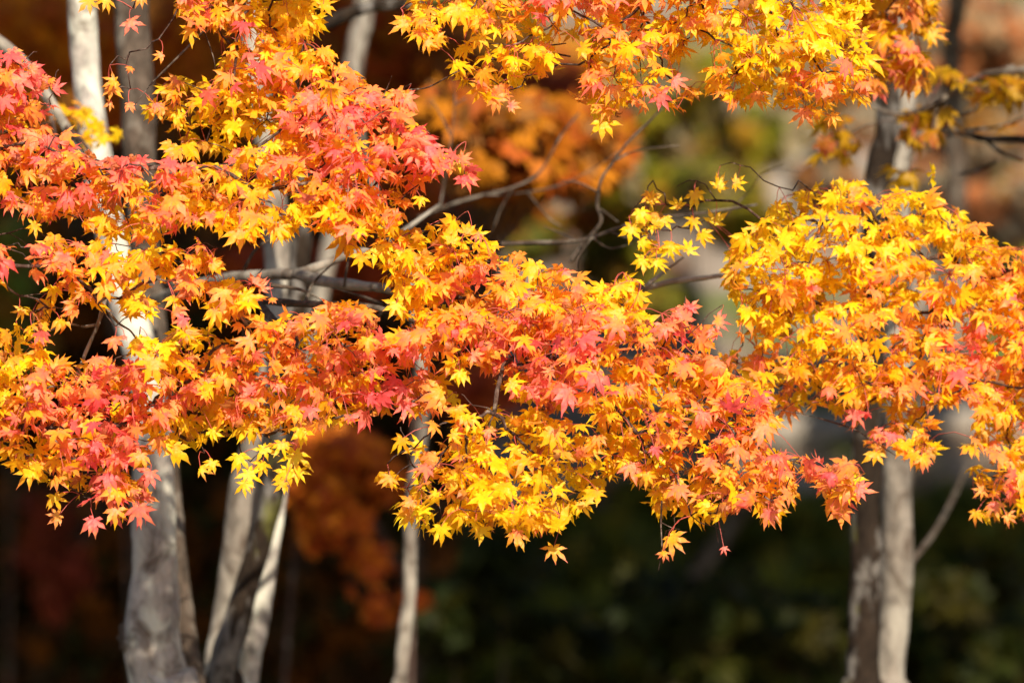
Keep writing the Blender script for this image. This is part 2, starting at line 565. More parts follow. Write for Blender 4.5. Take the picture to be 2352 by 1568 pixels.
def bough(name, label, polys, root, depth, per=430.0, holes=(), slope=(0, 0), extra=(), thick=0.007, erode=12,
          tshift=0.0, leafscale=1.0, group='maple branches hanging across the view', nmax=100, dryp=0.05, thinner=(), tilt=None, toff=0.0, shade_tint=None):
    """one maple branch: a branching skeleton, up to a hundred leaves of their own, the rest as foliage"""
    sx, sy = slope
    per = per * 0.70
    polys = [[(-300 if x <= -30 else 2660 if x >= 2430 else x, -240 if y <= -40 else y) for x, y in p] for p in polys]
    allp = np.array([q for p in polys for q in p])
    x0, y0 = allp.min(0); x1, y1 = allp.max(0)
    x0 = max(x0, -320); x1 = min(x1, 2680); y0 = max(y0, -260)
    N = int((x1 - x0) * (y1 - y0) / per)
    x = rng.uniform(x0, x1, N); y = rng.uniform(y0, y1, N)

    def ok(x, y, e):
        tot = np.zeros(len(x))
        for dx, dy in ((0, 0), (e, 0), (-e, 0), (0, e * 1.5), (0, -e * 0.7)):
            m = np.zeros(len(x), bool)
            for p in polys:
                m |= inside(p, x + dx, y + dy)
            for h in holes:
                m &= ~inside(h, x + dx, y + dy)
            tot += m
        return tot >= 4.5
    k = ok(x, y, erode)
    for (poly, keep) in thinner:
        k &= ~(inside(poly, x, y) & (rng.random(N) > keep))
    x, y = x[k], y[k]
    n0 = len(x)
    ex = np.array([[e[0], e[1], e[2], e[3], e[4]] for e in extra], float).reshape(-1, 5)
    t = tone(x, y) + toff
    # small clusters share a colour, single leaves stray from it
    t = t * 1.12 - 0.25 + 0.22 * smooth_noise((x * .95 + y * .3) * .42, y * .95 - x * .3, depth * 7 + 1, 34.0) + rng.normal(0, 0.22, n0)

    def depth_at(x, y):
        return depth + sx * (x - root[0]) / 1000 + sy * (y - root[1]) / 1000 + 0.13 * smooth_noise(x, y, depth, 170.0)
    dj = rng.normal(0, 0.06, n0)
    d = depth_at(x, y) + dj
    # redder leaves sit on the sunny outside, yellow ones within
    t = t - 2.6 * dj
    # skeleton nodes
    step = 34
    gx = []
    cand = np.stack([x, y], 1)[rng.permutation(n0)] if n0 else np.zeros((0, 2))
    cand = np.concatenate([ex[:, :2] + [0, -40], cand]) if len(ex) else cand
    for c in cand:
        if all((c[0] - q[0]) ** 2 + (c[1] - q[1]) ** 2 > step * step for q in gx[-2000:]):
            gx.append(c)
    gx = np.array(gx)
    gd = depth_at(gx[:, 0], gx[:, 1]) + rng.normal(0, 0.03, len(gx))
    NP = np.array([at(a, b, c) for (a, b), c in zip(gx, gd)])
    rootP = at(root[0], root[1], depth + 0.05)
    NP = np.concatenate([rootP[None], NP])
    n = len(NP)
    par = np.full(n, -1); pl = np.zeros(n)
    cost = np.linalg.norm(NP - NP[0], axis=1); best = np.zeros(n, int); cost[0] = np.inf
    done = np.zeros(n, bool); done[0] = True; order = [0]
    for _ in range(n - 1):
        c = np.where(done, np.inf, cost); i = int(np.argmin(c))
        par[i] = best[i]; pl[i] = pl[best[i]] + np.linalg.norm(NP[i] - NP[best[i]])
        done[i] = True; order.append(i)
        cc = np.linalg.norm(NP - NP[i], axis=1) + 0.28 * pl[i]
        up = cc < cost
        cost = np.where(up, cc, cost); best = np.where(up, i, best)
    cnt = np.ones(n)
    for i in order[::-1]:
        if par[i] >= 0: cnt[par[i]] += cnt[i]
    th = np.minimum(thick, 0.00085 * cnt ** 0.40)
    mb = MB()
    for i in range(1, n):
        a, b = NP[par[i]], NP[i]
        L = np.linalg.norm(b - a)
        j = rng.normal(0, 0.07, (2, 3)) * L
        ra = min(th[par[i]], th[i] * 1.25)
        sag = np.array([0, 0, 0.05 * L])
        mb.tube([a, a * 0.67 + b * 0.33 + j[0] + sag, a * 0.33 + b * 0.67 + j[1] + sag, b], [ra, ra * 0.97, th[i] * 1.03, th[i]], 5, 0, cap=True)
    e = empty(name, rootP, label, 'tree branch', group)
    mb.build('branch', M_twig, e)
    # leaves
    cx = np.concatenate([x, ex[:, 0]]); cy = np.concatenate([y, ex[:, 1]])
    dd = np.concatenate([d, depth_at(ex[:, 0], ex[:, 1]) - 0.07 if len(ex) else []])
    t = np.concatenate([t, ex[:, 3]])
    n = len(cx); isx = np.arange(n) >= n0
    C = np.array([at(a, b, c) for a, b, c in zip(cx, cy, dd)])
    # nearest skeleton node
    near = np.zeros(n, int)
    for i in range(n):
        q = NP - C[i] + np.array([0, 0, -0.015]); near[i] = int(np.argmin((q ** 2).sum(1)))
    A = NP[near]
    out = C - A; out /= np.linalg.norm(out, axis=1)[:, None] + 1e-6
    down = np.array([0, 0, -1.0])
    low = rng.random(n)
    axis = out * 0.8 + down * (0.35 + 0.75 * low[:, None]) + rng.normal(0, 0.42, (n, 3)) * [1, .6, 1]
    nr = np.array([0.12, -0.75, 0.50]) + rng.normal(0, 0.48, (n, 3))
    wild = rng.random(n) < 0.20
    nr[wild] += rng.normal(0, 0.8, (int(wild.sum()), 3))
    flat = rng.random(n) < 0.33            # leaves lying level in the spray, seen edge on
    nr[flat] += [0, 0.25, 0.75]
    if tilt is not None: nr += np.array(tilt)
    if len(ex):
        a_ = np.radians(ex[:, 2])
        axis[n0:] = np.stack([np.sin(a_), rng.normal(0, .12, len(ex)), np.cos(a_)], 1)
        nr[n0:] = np.array([0.05, -1.0, 0.25]) + rng.normal(0, 0.16, (len(ex), 3))
    nr /= np.linalg.norm(nr, axis=1)[:, None]
    axis -= nr * (axis * nr).sum(1)[:, None]
    axis /= np.linalg.norm(axis, axis=1)[:, None] + 1e-9
    size = LEAF * leafscale * np.clip(rng.normal(1.0, 0.23, n), 0.5, 1.5)
    size[n0:] = LEAF * ex[:, 4] if len(ex) else size[n0:]
    dry = np.where(rng.random(n) < dryp * 1.4, 1.0, 0.0); dry[n0:] = 0
    half = (rng.random(n) < 0.12) & (dry == 0) & ~isx
    dry[half] = rng.uniform(.1, .4, int(half.sum()))
    curl = np.abs(rng.normal(0.45, 0.5, n)) + dry * rng.uniform(1.0, 2.6, n)
    curl[n0:] = np.clip(curl[n0:], 0.1, 0.5)
    size = size * np.where(dry > 0.9, 0.8, 1)
    base = C - axis * size[:, None] * 0.34
    W, K, F = make_leaves(base, axis, nr, size, t, curl, dry)
    if shade_tint: K = K * np.array(shade_tint)  # multiplier paints shade into the leaf colours
    ST, SF = stalks(A, base)
    # which leaves show largest: splat all their points into a coarse depth buffer
    u, v, z = project(W.reshape(-1, 3))
    ids = np.repeat(np.arange(n), W.shape[1])
    cell = (np.clip(v, -50, 1620) // 7).astype(int) * 1000 + (np.clip(u, -50, 2400) // 7).astype(int)
    inn = (u > 0) & (u < 2352) & (v > 0) & (v < 1568)
    od = np.lexsort((z, cell)); od = od[inn[od]]
    cs = cell[od]; first = np.concatenate([[True], cs[1:] != cs[:-1]]) if len(cs) else np.zeros(0, bool)
    win = np.bincount(ids[od[first]], minlength=n).astype(float)
    win[isx] += 1000
    pick = np.argsort(-win)[:nmax]
    pickset = np.zeros(n, bool); pickset[pick] = True; pickset &= win > 0
    Vn = W.shape[1]

    def put(sel, nm, parent):
        m = len(sel)
        f1, t1 = tile_faces(F, m, Vn); f2, t2 = tile_faces(SF, m, 12, m * Vn)
        VV = np.concatenate([W[sel].reshape(-1, 3), ST[sel].reshape(-1, 3)])
        CC = np.concatenate([K[sel].reshape(-1, 3), np.tile([0.4, 0.06, 0.05], (m * 12, 1))])
        fm = np.concatenate([np.zeros(len(t1)), np.ones(len(t2))])
        return mesh_obj(nm, VV, (np.concatenate([f1, f2]), np.concatenate([t1, t2])), [M_leaf, M_stalk], parent, CC, fm)
    for i in np.where(pickset)[0]:
        o = put(np.array([i]), 'leaf', e)
        if dry[i] > 0.9: o['label'] = 'curled dry brown leaf'
    rest = np.where(~pickset)[0]
    if len(rest):
        o = put(rest, 'foliage', e); o['kind'] = 'stuff'
    print(name, 'leaves', n, 'nodes', len(NP))
    return e


# =================================================================== foreground branches
G_ = 'maple branches hanging across the view'
# upper left, yellow middle
bough('maple_branch', 'bright yellow and orange maple branch hanging from the top edge, left of the middle',
      [pts('395 -40 402 45 455 60 425 80 480 72 513 112 498 140 505 165 465 190 400 170 350 220 318 250 325 280 395 282 370 315 350 375 620 400 760 350 862 215 835 180 795 155 760 115 718 92 748 72 735 30 768 -40')],
      (610, -150), 10.52, per=400,
      extra=[(655, 30, 175, 0.05, 1.3), (700, 50, 190, 0.08, 1.2), (755, 15, 120, .3, 1.0), (365, 250, 250, .5, .9), (252, 190, 250, .4, .8), (262, 210, 140, .5, .9),
             (298, 160, 200, .6, .45), (365, 130, 235, .55, .65), (305, 60, 150, .85, .95), (250, 240, 235, .6, .5), (300, 245, 160, .7, .7), (430, 78, 220, .25, 1.0),
             (325, 0, 170, .5, .8), (240, 8, 200, .3, .9), (205, 10, 170, .4, .9)], slope=(0, 0.1))
# the pink arm in the upper left and middle
bough('maple_branch', 'long pink and orange maple branch sweeping right below the bright yellow spray',
      [pts('330 372 400 372 500 375 620 330 640 260 700 215 790 192 860 200 930 205 978 222 955 252 930 252 990 295 1005 325 1050 340 1088 368 1108 430 1065 445 1040 410 1000 397 985 415 1003 480 965 452 940 470 945 520 860 560 800 560 730 545 690 535 640 555 600 540 560 560 525 560 480 530 400 540 360 500')],
      (-120, 500), 10.42, per=400, slope=(0.0, 0.0),
      extra=[(553, 548, 178, .35, 1.5), (640, 530, 170, .25, 1.2), (965, 462, 190, .1, .75), (990, 350, 150, .9, 1.2), (955, 330, 190, .85, 1.35), (1010, 385, 160, .95, 1.1), (1080, 418, 120, .8, .95),
             (945, 232, 120, .8, 1.0), (1070, 365, 90, .75, .8), (715, 235, 200, .85, 1.2), (760, 250, 140, .8, 1.0)])
# left edge
bough('maple_branch', 'red and orange maple branch coming in over the left edge',
      [pts('-60 80 15 115 45 118 65 150 120 155 118 178 158 178 152 214 75 218 155 243 158 265 115 262 128 290 160 305 192 322 208 348 238 360 290 352 325 370 380 372 440 430 440 540 360 570 300 560 230 560 150 500 110 530 75 510 50 548 60 490 0 490 -60 490')],
      (-140, 300), 10.45, per=400, dryp=0.07,
      extra=[(85, 160, 90, .9, .9), (135, 200, 70, .95, .85), (45, 190, 170, .88, 1.3), (235, 515, 190, .18, 1.3), (75, 525, 215, .25, .8)])
# middle left, loose
bough('maple_branch', 'loose orange and yellow maple branch with bare twigs, over the grey trunk at left',
      [pts('62 548 92 540 146 555 190 535 234 545 278 575 359 570 399 548 472 550 494 575 535 612 513 630 476 628 530 640 555 645 560 671 600 680 595 710 571 733 542 775 513 740 476 755 469 722 432 725 403 758 392 722 390 663 374 671 366 693 362 722 345 748 311 740 289 722 256 735 227 715 190 710 168 725 139 725 128 746 84 758 100 722 59 752 22 735 48 700 92 693 99 671 88 641 59 627'),
       pts('-60 555 20 565 42 650 20 665 -60 650'), pts('20 750 60 740 90 700 170 730 160 780 110 800 60 790 30 780'), pts('-60 560 -60 600 10 600 30 560')],
      (-130, 640), 10.40, per=560, thick=0.006, dryp=0.08, erode=10,
      thinner=[(pts('380 540 620 540 620 800 380 800'), .85), (pts('0 620 130 620 130 800 0 800'), .7)],
      extra=[(45, 720, 215, .25, .85), (265, 790, 170, .7, .95), (285, 775, 190, .9, .3), (575, 690, 130, .2, 1.25), (605, 655, 60, .75, .8), (590, 640, 30, .75, .8), (625, 690, 180, .6, .45), (500, 735, 160, .2, 1.1),
             (430, 660, 190, .6, 1.0), (415, 740, 215, .85, .9), (265, 600, 150, .05, 1.0), (330, 615, 170, .15, 1.0), (500, 610, 120, .3, .9), (235, 668, 200, .3, 1.0)])
# lower left big band
bough('maple_branch', 'dense pink and orange maple branch filling the lower left, its tips hanging over the trunks',
      [pts('-60 785 18 765 73 778 113 792 118 822 150 835 172 832 205 843 209 825 220 805 253 810 278 840 300 818 284 803 304 762 337 770 388 755 425 750 491 762 531 785 568 778 573 748 593 728 623 742 641 712 692 722 732 700 769 690 835 702 900 735 930 785 975 830 1035 890 1045 945 990 965 930 965 880 965 858 1040 832 1038 820 1000 795 968 765 988 742 1010 690 985 700 1010 620 1005 560 1015 480 1030 440 1052 395 1050 360 1040 355 1062 320 1075 355 1105 350 1160 335 1205 300 1222 265 1205 245 1145 195 1172 150 1120 100 1130 80 1105 22 1125 30 1065 -60 1075')],
      (-140, 960), 10.45, per=385, thick=0.008,
      extra=[(322, 790, 165, .0, 1.15), (210, 1205, 200, .93, 1.15), (318, 1185, 180, .85, 1.3), (265, 1180, 170, .5, 1.0), (130, 1150, 160, .25, 1.0), (125, 1190, 235, .6, .85), (60, 1090, 215, .2, 1.2),
             (550, 1060, 175, .05, 1.1), (575, 1100, 165, .05, 1.1), (560, 1120, 190, .1, .8), (610, 1040, 160, .08, .9), (680, 1060, 165, .1, 1.35), (655, 1095, 200, .1, 1.1), (645, 1115, 225, .2, .8), (690, 1090, 150, .15, .9), (600, 1075, 190, .15, .9),
             (470, 1080, 120, .3, .8), (485, 1070, 200, .2, .8), (405, 1040, 160, .2, 1.2), (340, 1095, 200, .9, 1.1), (250, 1140, 175, .8, 1.1), (650, 1030, 170, .1, 1.0), (690, 1000, 190, .1, 1.0)],
      dryp=0.08)
# centre, upper diagonal
bough('maple_branch', 'yellow and orange maple branch running down to the right through the middle',
      [pts('720 545 860 545 945 505 1000 518 1060 500 1115 540 1195 562 1220 605 1295 600 1345 640 1425 645 1465 636 1482 690 1500 745 1420 790 1250 800 1050 800 950 790 920 740 885 690 890 640 850 610 800 585 745 570')],
      (800, 470), 10.48, per=410, slope=(0.05, 0.1),
      extra=[(950, 612, 185, -.05, 1.15), (925, 675, 190, .1, 1.15), (905, 710, 200, .15, 1.0), (830, 600, 190, .2, 1.0), (1100, 650, 190, .8, 1.0), (1045, 665, 180, .9, 1.15), (1430, 665, 150, .12, 1.1), (1470, 690, 160, .12, 1.0), (1040, 545, 20, .25, 1.0), (1075, 525, 10, .3, .9)])
# centre, pink and orange big one
bough('maple_branch', 'dense orange and pink maple branch crossing the middle, its tip before the right trunk',
      [pts('900 760 1000 740 1200 690 1350 690 1480 700 1500 742 1545 735 1548 715 1585 700 1600 745 1625 765 1640 800 1665 850 1740 870 1780 930 1800 985 1765 1012 1795 1035 1845 1040 1905 1052 1965 1085 2012 1135 1962 1142 1975 1195 1905 1195 1880 1125 1835 1092 1818 1155 1795 1185 1768 1215 1748 1182 1700 1192 1650 1195 1620 1222 1560 1205 1520 1195 1485 1155 1478 1105 1420 1060 1330 960 1240 960 1160 930 1125 860 1090 840 1040 880 960 840')],
      (1010, 775), 10.42, per=385, thick=0.009, dryp=0.09,
      extra=[(1235, 905, 170, .85, 1.3), (1345, 815, 190, .95, 1.2), (1195, 795, 185, .92, 1.1), (1060, 865, 170, .08, 1.0), (1550, 1245, 140, .45, 1.2), (1525, 1275, 180, .6, .6), (1770, 1190, 165, .75, 1.1), (1930, 1180, 190, .6, 1.1),
             (1985, 1125, 110, .85, 1.0), (1575, 720, 20, .85, 1.0), (1590, 700, 30, .85, .8), (1520, 760, 200, .85, 1.0), (1300, 910, 180, .9, 1.1), (940, 800, 185, .9, 1.1), (1660, 740, 100, .9, 1.0), (1640, 765, 190, .85, .8), (1665, 1262, 160, .9, .45)])
# centre, lower hanging yellow
bough('maple_branch', 'yellow maple branch hanging lowest in the middle, over the dark undergrowth',
      [pts('895 1018 935 1000 965 1012 1000 960 1060 925 1115 950 1160 925 1250 950 1340 950 1430 1050 1490 1100 1455 1142 1430 1100 1385 1135 1362 1178 1330 1185 1300 1200 1255 1235 1210 1250 1150 1232 1125 1205 1110 1245 1070 1215 1010 1235 1000 1258 950 1215 918 1205 895 1160 940 1120 960 1060 925 1035'),
       pts('862 1118 905 1062 935 1085 925 1125 900 1135')],
      (1180, 820), 10.38, per=500, dryp=0.05, erode=10,
      thinner=[(pts('880 900 1200 900 1150 1050 880 1050'), .55)],
      extra=[(1272, 1270, 178, .45, 1.0), (1015, 1225, 175, .1, 1.1), (1185, 1235, 190, .5, 1.1), (1340, 1165, 165, .15, 1.0), (890, 1105, 215, .45, .9), (1185, 1040, 185, .12, 1.1), (1120, 1040, 170, .15, 1.2), (935, 1160, 220, .45, 1.0),
             (1085, 970, 170, .12, 1.0), (1240, 1205, 170, .3, 1.0), (1060, 945, 150, .2, .9), (920, 1020, 200, .2, 1.0), (1050, 1000, 110, .25, .9)])
# right
bough('maple_branch', 'broad yellow maple branch in the right half, pinker and looser towards the right edge',
      [pts('1640 560 1700 535 1710 505 1765 500 1755 460 1770 445 1805 458 1850 418 1915 415 1974 422 2021 443 2080 432 2125 425 2125 385 2165 400 2150 440 2185 460 2222 492 2270 512 2268 545 2320 562 2440 590 2440 1230 2352 1215 2290 1205 2235 1215 2270 1145 2220 1132 2240 1092 2212 1080 2205 1000 2188 962 2150 1000 2168 1042 2130 1080 2100 1085 2060 1052 2010 1065 1968 1000 1900 955 1870 965 1785 975 1740 960 1650 880 1640 820 1690 790 1660 740 1700 700 1640 640 1665 610'),
       pts('1428 545 1440 478 1500 438 1530 470 1530 545 1470 560'), pts('1440 600 1480 560 1560 552 1600 580 1560 600 1520 640 1455 630')],
      (2500, 640), 11.02, toff=-0.07, per=425, slope=(0.18, 0.0), thick=0.008, dryp=0.05,
      thinner=[(pts('1960 940 2250 940 2250 1240 1960 1240'), .75), (pts('2200 1050 2440 1050 2440 1240 2200 1240'), .7), (pts('1620 780 1800 780 1800 980 1700 980'), .7)],
      holes=[pts('2150 1010 2215 905 2235 960 2200 1040'), pts('1990 960 2030 910 2050 970')],
      extra=[(1448, 535, 190, .08, 1.0), (1475, 495, 170, .05, .95), (1530, 510, 150, .1, .8), (1500, 455, 20, .15, .7), (1555, 468, 340, .1, .85), (1600, 455, 160, .12, 1.0), (1645, 500, 20, .05, .95), (1590, 515, 200, .1, .9), (1655, 420, 30, .15, .9), (1700, 420, 90, .12, .9),
             (1480, 560, 120, .1, .9), (1585, 565, 30, .08, .9), (1540, 570, 200, .15, .8), (1515, 610, 160, .05, 1.0), (1470, 605, 220, .1, .95), (1620, 545, 140, .1, .9), (1790, 470, 20, .08, .9),
             (2045, 1010, 195, .9, 1.2), (2080, 1030, 180, .2, 1.1), (2115, 1000, 140, .15, 1.1), (2125, 1060, 150, .55, 1.0), (2285, 1170, 170, .6, 1.1), (2240, 1185, 190, .4, .8), (2250, 1130, 230, .55, .8), (2320, 1190, 130, .6, .8), (2010, 1050, 190, .3, 1.0)])
# top right
bough('maple_branch', 'yellow and orange maple branch hanging from the top edge, right of the middle',
      [pts('905 -50 937 22 905 58 908 82 925 110 966 120 1003 128 1040 112 1022 160 1062 192 1072 224 1098 235 1142 258 1188 252 1178 215 1225 200 1250 195 1290 165 1334 182 1322 245 1362 256 1345 288 1420 305 1430 272 1462 282 1488 252 1540 264 1595 278 1586 238 1615 232 1622 200 1640 245 1692 264 1743 268 1776 238 1824 275 1846 290 1930 286 1940 248 2020 250 2010 190 1990 -50')],
      (1560, -160), 10.56, per=430, slope=(0.25, 0.1), thick=0.007, dryp=0.05,
      thinner=[(pts('980 60 1360 60 1330 120 1200 130 1000 110'), .55), (pts('1180 60 1360 40 1340 180 1220 110'), .6)],
      holes=[pts('1580 105 1625 100 1620 160 1590 200 1570 150')],
      extra=[(1385, 292, 180, .15, 1.25), (1145, 235, 150, .6, 1.0), (1225, 120, 180, .12, 1.15), (1410, 215, 165, .45, 1.2), (1560, 190, 120, .85, 1.0), (1900, 55, 130, .02, 1.2), (1845, 95, 170, .0, 1.0), (1905, 110, 150, .05, 1.0), (1740, 230, 170, .5, 1.1), (1845, 270, 190, .6, 1.0), (1890, 210, 170, .7, 1.2),
             (1915, 275, 150, .4, .8), (1640, 200, 200, .25, .9), (920, 60, 230, .4, 1.0), (1180, 245, 110, .7, .6), (1100, 215, 200, .3, 1.0)])
bough('maple_branch', 'shade-tinted orange yellow maple branch, slightly blurred, in the top right before the trunk',
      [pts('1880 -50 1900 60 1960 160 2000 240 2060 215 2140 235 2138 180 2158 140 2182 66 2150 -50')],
      (2060, -170), 11.35, per=430, dryp=0.04, tshift=0.1, toff=0.10, shade_tint=(.8, .75, .8), leafscale=1.25,  # shade on this branch is painted by darkening its leaves
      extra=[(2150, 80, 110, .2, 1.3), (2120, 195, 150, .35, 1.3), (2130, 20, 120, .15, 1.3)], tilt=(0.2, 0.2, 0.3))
bough('maple_branch', 'small blurred yellow maple branch behind the left cluster, before the pale trunk',
      [pts('120 215 170 210 215 250 240 290 280 300 285 350 240 362 190 350 150 300 115 270')],
      (-100, 330), 11.75, toff=-0.6, per=420, nmax=20, dryp=0.0, leafscale=1.0)
bough('maple_branch', 'blurred amber shade-tinted branch with large leaves, right of the top corner trunk',
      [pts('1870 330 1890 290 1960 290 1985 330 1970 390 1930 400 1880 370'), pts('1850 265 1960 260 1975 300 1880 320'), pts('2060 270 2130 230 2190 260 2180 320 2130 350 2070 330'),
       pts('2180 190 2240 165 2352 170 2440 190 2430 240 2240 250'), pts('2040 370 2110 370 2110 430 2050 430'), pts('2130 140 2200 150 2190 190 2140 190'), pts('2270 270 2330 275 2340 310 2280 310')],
      (2480, 150), 12.3, per=560, nmax=60, dryp=0.1, leafscale=1.6, toff=-0.12, shade_tint=(.50, .42, .5), erode=8, group=G_, tilt=(0.1, 0.3, 0.2))  # amber leaves, darkened further to paint in shade


# =================================================================== trunks and bare limbs
def stem(path, d, w_px, mat, name, parent, rough=0.13, seg=28, fr=9.0, step=8):
    """path: x y pairs of the photo, w_px: widths there"""
    P = [at(a, b, dd) for (a, b), dd in zip(path, d)]
    r_ = [0.5 * w * KX * dd for w, dd in zip(w_px, d)]
    mb = MB(); mb.curve(P, r_, seg, rough, 0, step, fr)
    return mb.build(name, mat, parent)


def root_empty(px, d, label, cat='tree', name='maple_tree', group=None):
    P = at(px, 1568, d); P[2] = 0.0
    return empty(name, P, label, cat, group), P


def to_ground(path, d, w):
    """carry a trunk below the frame down to the soil"""
    a = at(path[-1][0], path[-1][1], d[-1])
    return a


def px_of_ground(px, d):
    # photo row at which the level ground lies at that distance
    k = (0 - CAM[2]) / d
    # up component: FWD.z + u*UP.z = k  -> u
    u = (k - FWD[2]) / UP[2]
    return 784 - u / KX


def full(path, w, dists):
    gy = px_of_ground(0, dists[-1])
    return path, w, gy


BIG = 'trunks standing in the wood behind the branches'
# left tree: two stems
e, P0 = root_empty(370, 11.95, 'pale grey maple trunk with a knobbly foot and two stems, at left', group=BIG)
gy = px_of_ground(0, 11.95)
stem([(180, -900), (185, -300), (188, 0), (200, 180), (214, 300), (246, 500), (290, 700), (336, 850), (352, 1000), (354, 1150), (356, 1300), (352, 1400), (350, 1480), (366, 1568), (385, 1750), (390, gy + 30)],
     [12.3, 12.2, 12.1, 12.1, 12.05, 12.0, 12, 11.95, 11.95, 11.95, 11.95, 11.95, 11.95, 11.95, 11.95, 11.95], [50, 60, 66, 66, 68, 72, 78, 86, 92, 100, 108, 118, 128, 134, 190, 330], M_pale, 'trunk', e, 0.12)
stem([(270, -900), (290, -300), (300, 0), (312, 180), (322, 350), (338, 600), (358, 800), (378, 950), (394, 1100), (404, 1250), (418, 1400), (428, 1500), (432, 1568), (420, 1750), (400, gy)],
     [12.6, 12.5, 12.4, 12.35, 12.3, 12.3, 12.25, 12.2, 12.18, 12.12, 12.1, 12.05, 12.05, 12.0, 12.0], [60, 74, 86, 84, 78, 66, 56, 46, 40, 44, 56, 64, 72, 120, 200], M_brownb, 'stem', e, 0.15)
mb = MB(); c = at(296, 1462, 11.95); mb.blob(c, (0.022, 0.03, 0.035), 0.7, 10, 5.0); mb.build('burl', M_brownb, e)
# its limbs reaching right
lb = MB()
lb.curve([at(352, 690, 12.1), at(430, 662, 11.7), at(520, 640, 11.5), at(630, 630, 11.4), at(690, 626, 11.35), at(790, 588, 11.4), at(880, 560, 11.5), at(1010, 470, 11.7)], [.012, .0125, .012, .012, .010, .008, .006, .004], 10, .2, fr=30)
lb.build('limb', M_silver, e)
lb = MB()
lb.curve([at(680, 628, 11.35), at(740, 645, 11.3), at(820, 655, 11.25), at(900, 664, 11.2), at(1000, 680, 11.1), at(1150, 700, 11.0)], [.0125, .0115, .0105, .009, .008, .006], 10, .2, fr=30)
lb.build('limb', M_silver, e)
lb = MB()
lb.curve([at(380, 650, 12.1), at(500, 670, 11.6), at(610, 690, 11.1), at(700, 698, 10.95), at(850, 704, 10.9), at(960, 740, 10.85), at(1100, 800, 10.7)], [.010, .009, .008, .0068, .0058, .005, .004], 10, .2, fr=30)
lb.curve([at(588, 690, 11.15), at(615, 720, 11.0), at(650, 760, 10.8), at(700, 800, 10.7)], [.009, .008, .007, .005], 10, .2, fr=30)
lb.curve([at(790, 660, 11.2), at(805, 560, 11.2), at(800, 620, 11.1)][:2], [.003, .002], 6)
lb.build('limb', M_brownb, e)
lb = MB()
for q in ([(560, 620), (590, 570), (640, 540), (700, 500)], [(540, 660), (560, 720), (555, 780), (530, 850)], [(700, 700), (720, 650), (770, 600)], [(620, 655), (690, 665), (740, 690)], [(730, 690), (700, 740), (640, 740)],
          [(880, 700), (830, 680), (760, 660)], [(900, 690), (860, 730), (800, 735)]):
    lb.curve([at(a, b, 11.1) for a, b in q], list(np.linspace(.0045, .0012, len(q))), 6, .2)
lb.build('twigs', M_brownb, e)
# grey bare boughs at far left
for q, wd, lab in (([(-60, 60), (20, 115), (70, 165), (110, 225), (150, 290), (200, 380)], 34, 'pale slanting bare limb behind the red leaves in the top left corner'),
                   ([(60, 380), (90, 440), (120, 470), (180, 520)], 12, None)):
    if lab is None: continue
    e1 = empty('tree_limb', at(q[0][0], q[0][1], 11.6), lab, 'tree limb')
    mb = MB(); mb.curve([at(a, b, 11.6) for a, b in q], [0.5 * wd * KX * 11.6 * f for f in np.linspace(1, .6, len(q))], 14, .15, fr=20); mb.build('wood', M_silver, e1)
    mb = MB()
    for s0 in ([(110, 225), (125, 300), (140, 380)], [(150, 290), (200, 340), (230, 420)]):
        mb.curve([at(a, b, 11.58) for a, b in s0], [.006, .004, .002], 8, .1)
    mb.build('twig', M_twig, e1)

def bare(paths, d, r0, mat, lab, cat='bare twig', name='bare_branch'):
    q = paths[0]
    e1 = empty(name, at(q[0][0], q[0][1], d), lab, cat)
    for k, q in enumerate(paths):
        mb = MB(); r = r0 if k == 0 else r0 * .55
        mb.curve([at(a, b, d + 0.02 * (i % 2)) for i, (a, b) in enumerate(q)], list(np.linspace(r, r * .45, len(q))), 8, .25, fr=40)
        mb.build('wood' if k == 0 else 'twig', mat, e1)
    return e1

bare([pts('250 640 238 700 225 745 205 790 185 840 175 870'), pts('238 700 270 740 300 760 320 790'), pts('225 745 190 750 160 745 110 760'), pts('232 690 200 680 150 660')], 10.55, .0055, M_silver, 'forked grey bare twig between the loose leaves at left')
bare([pts('525 700 545 720 560 735 572 760 548 790'), pts('560 735 590 745 620 760')], 10.5, .0055, M_silver, 'knobbly pale twig stub below the orange leaves, left of the middle')
bare([pts('-40 545 20 535 60 525 110 545'), pts('20 535 60 560 90 600')], 10.55, .002, M_twig, 'thin bare twig at the left edge, halfway up')
bare([pts('470 70 440 100 400 140 350 190 310 240'), pts('467 70 480 100 492 140 495 170'), pts('400 140 375 170')], 10.5, .0028, M_brownb, 'thin forked twig across the dark gap near the top left')
bare([pts('830 270 870 245 930 210 985 200 1050 165 1080 160'), pts('870 245 890 200 900 175'), pts('880 225 920 220')], 10.42, .0022, M_twig, 'slender dark twig with buds rising right from the pink leaves')
bare([pts('960 500 1010 480 1060 462 1110 448 1180 430 1240 395 1290 310 1330 260'), pts('1110 448 1180 445 1270 430 1340 400 1420 350'), pts('1010 480 1020 420 1035 330 1045 230 1040 180'), pts('1035 310 1010 260 990 230'), pts('1045 240 1070 225'), pts('1180 430 1150 480 1135 520 1120 550'), pts('1210 440 1260 500 1290 520')], 12.2, .0045, M_brownb, 'blurred bare branch forking upward left of the middle')
bare([pts('1310 600 1340 560 1380 510 1372 470 1380 415 1410 370 1440 330 1490 280 1520 250'), pts('1410 370 1450 350 1500 340 1560 335'), pts('1340 560 1300 540 1250 520'), pts('1372 440 1330 420 1290 415'), pts('1380 480 1420 510')], 11.7, .0045, M_brownb, 'crooked bare branch rising in the gap right of the middle')
bare([pts('1150 560 1230 557 1300 555 1360 545 1430 520 1500 500 1600 490 1740 470'), pts('1400 530 1440 545 1510 540'), pts('1360 545 1330 590 1325 620'), pts('1360 545 1400 570 1450 560')], 11.5, .0050, M_brownb, 'level bare branch leading to the small yellow leaves right of the middle')
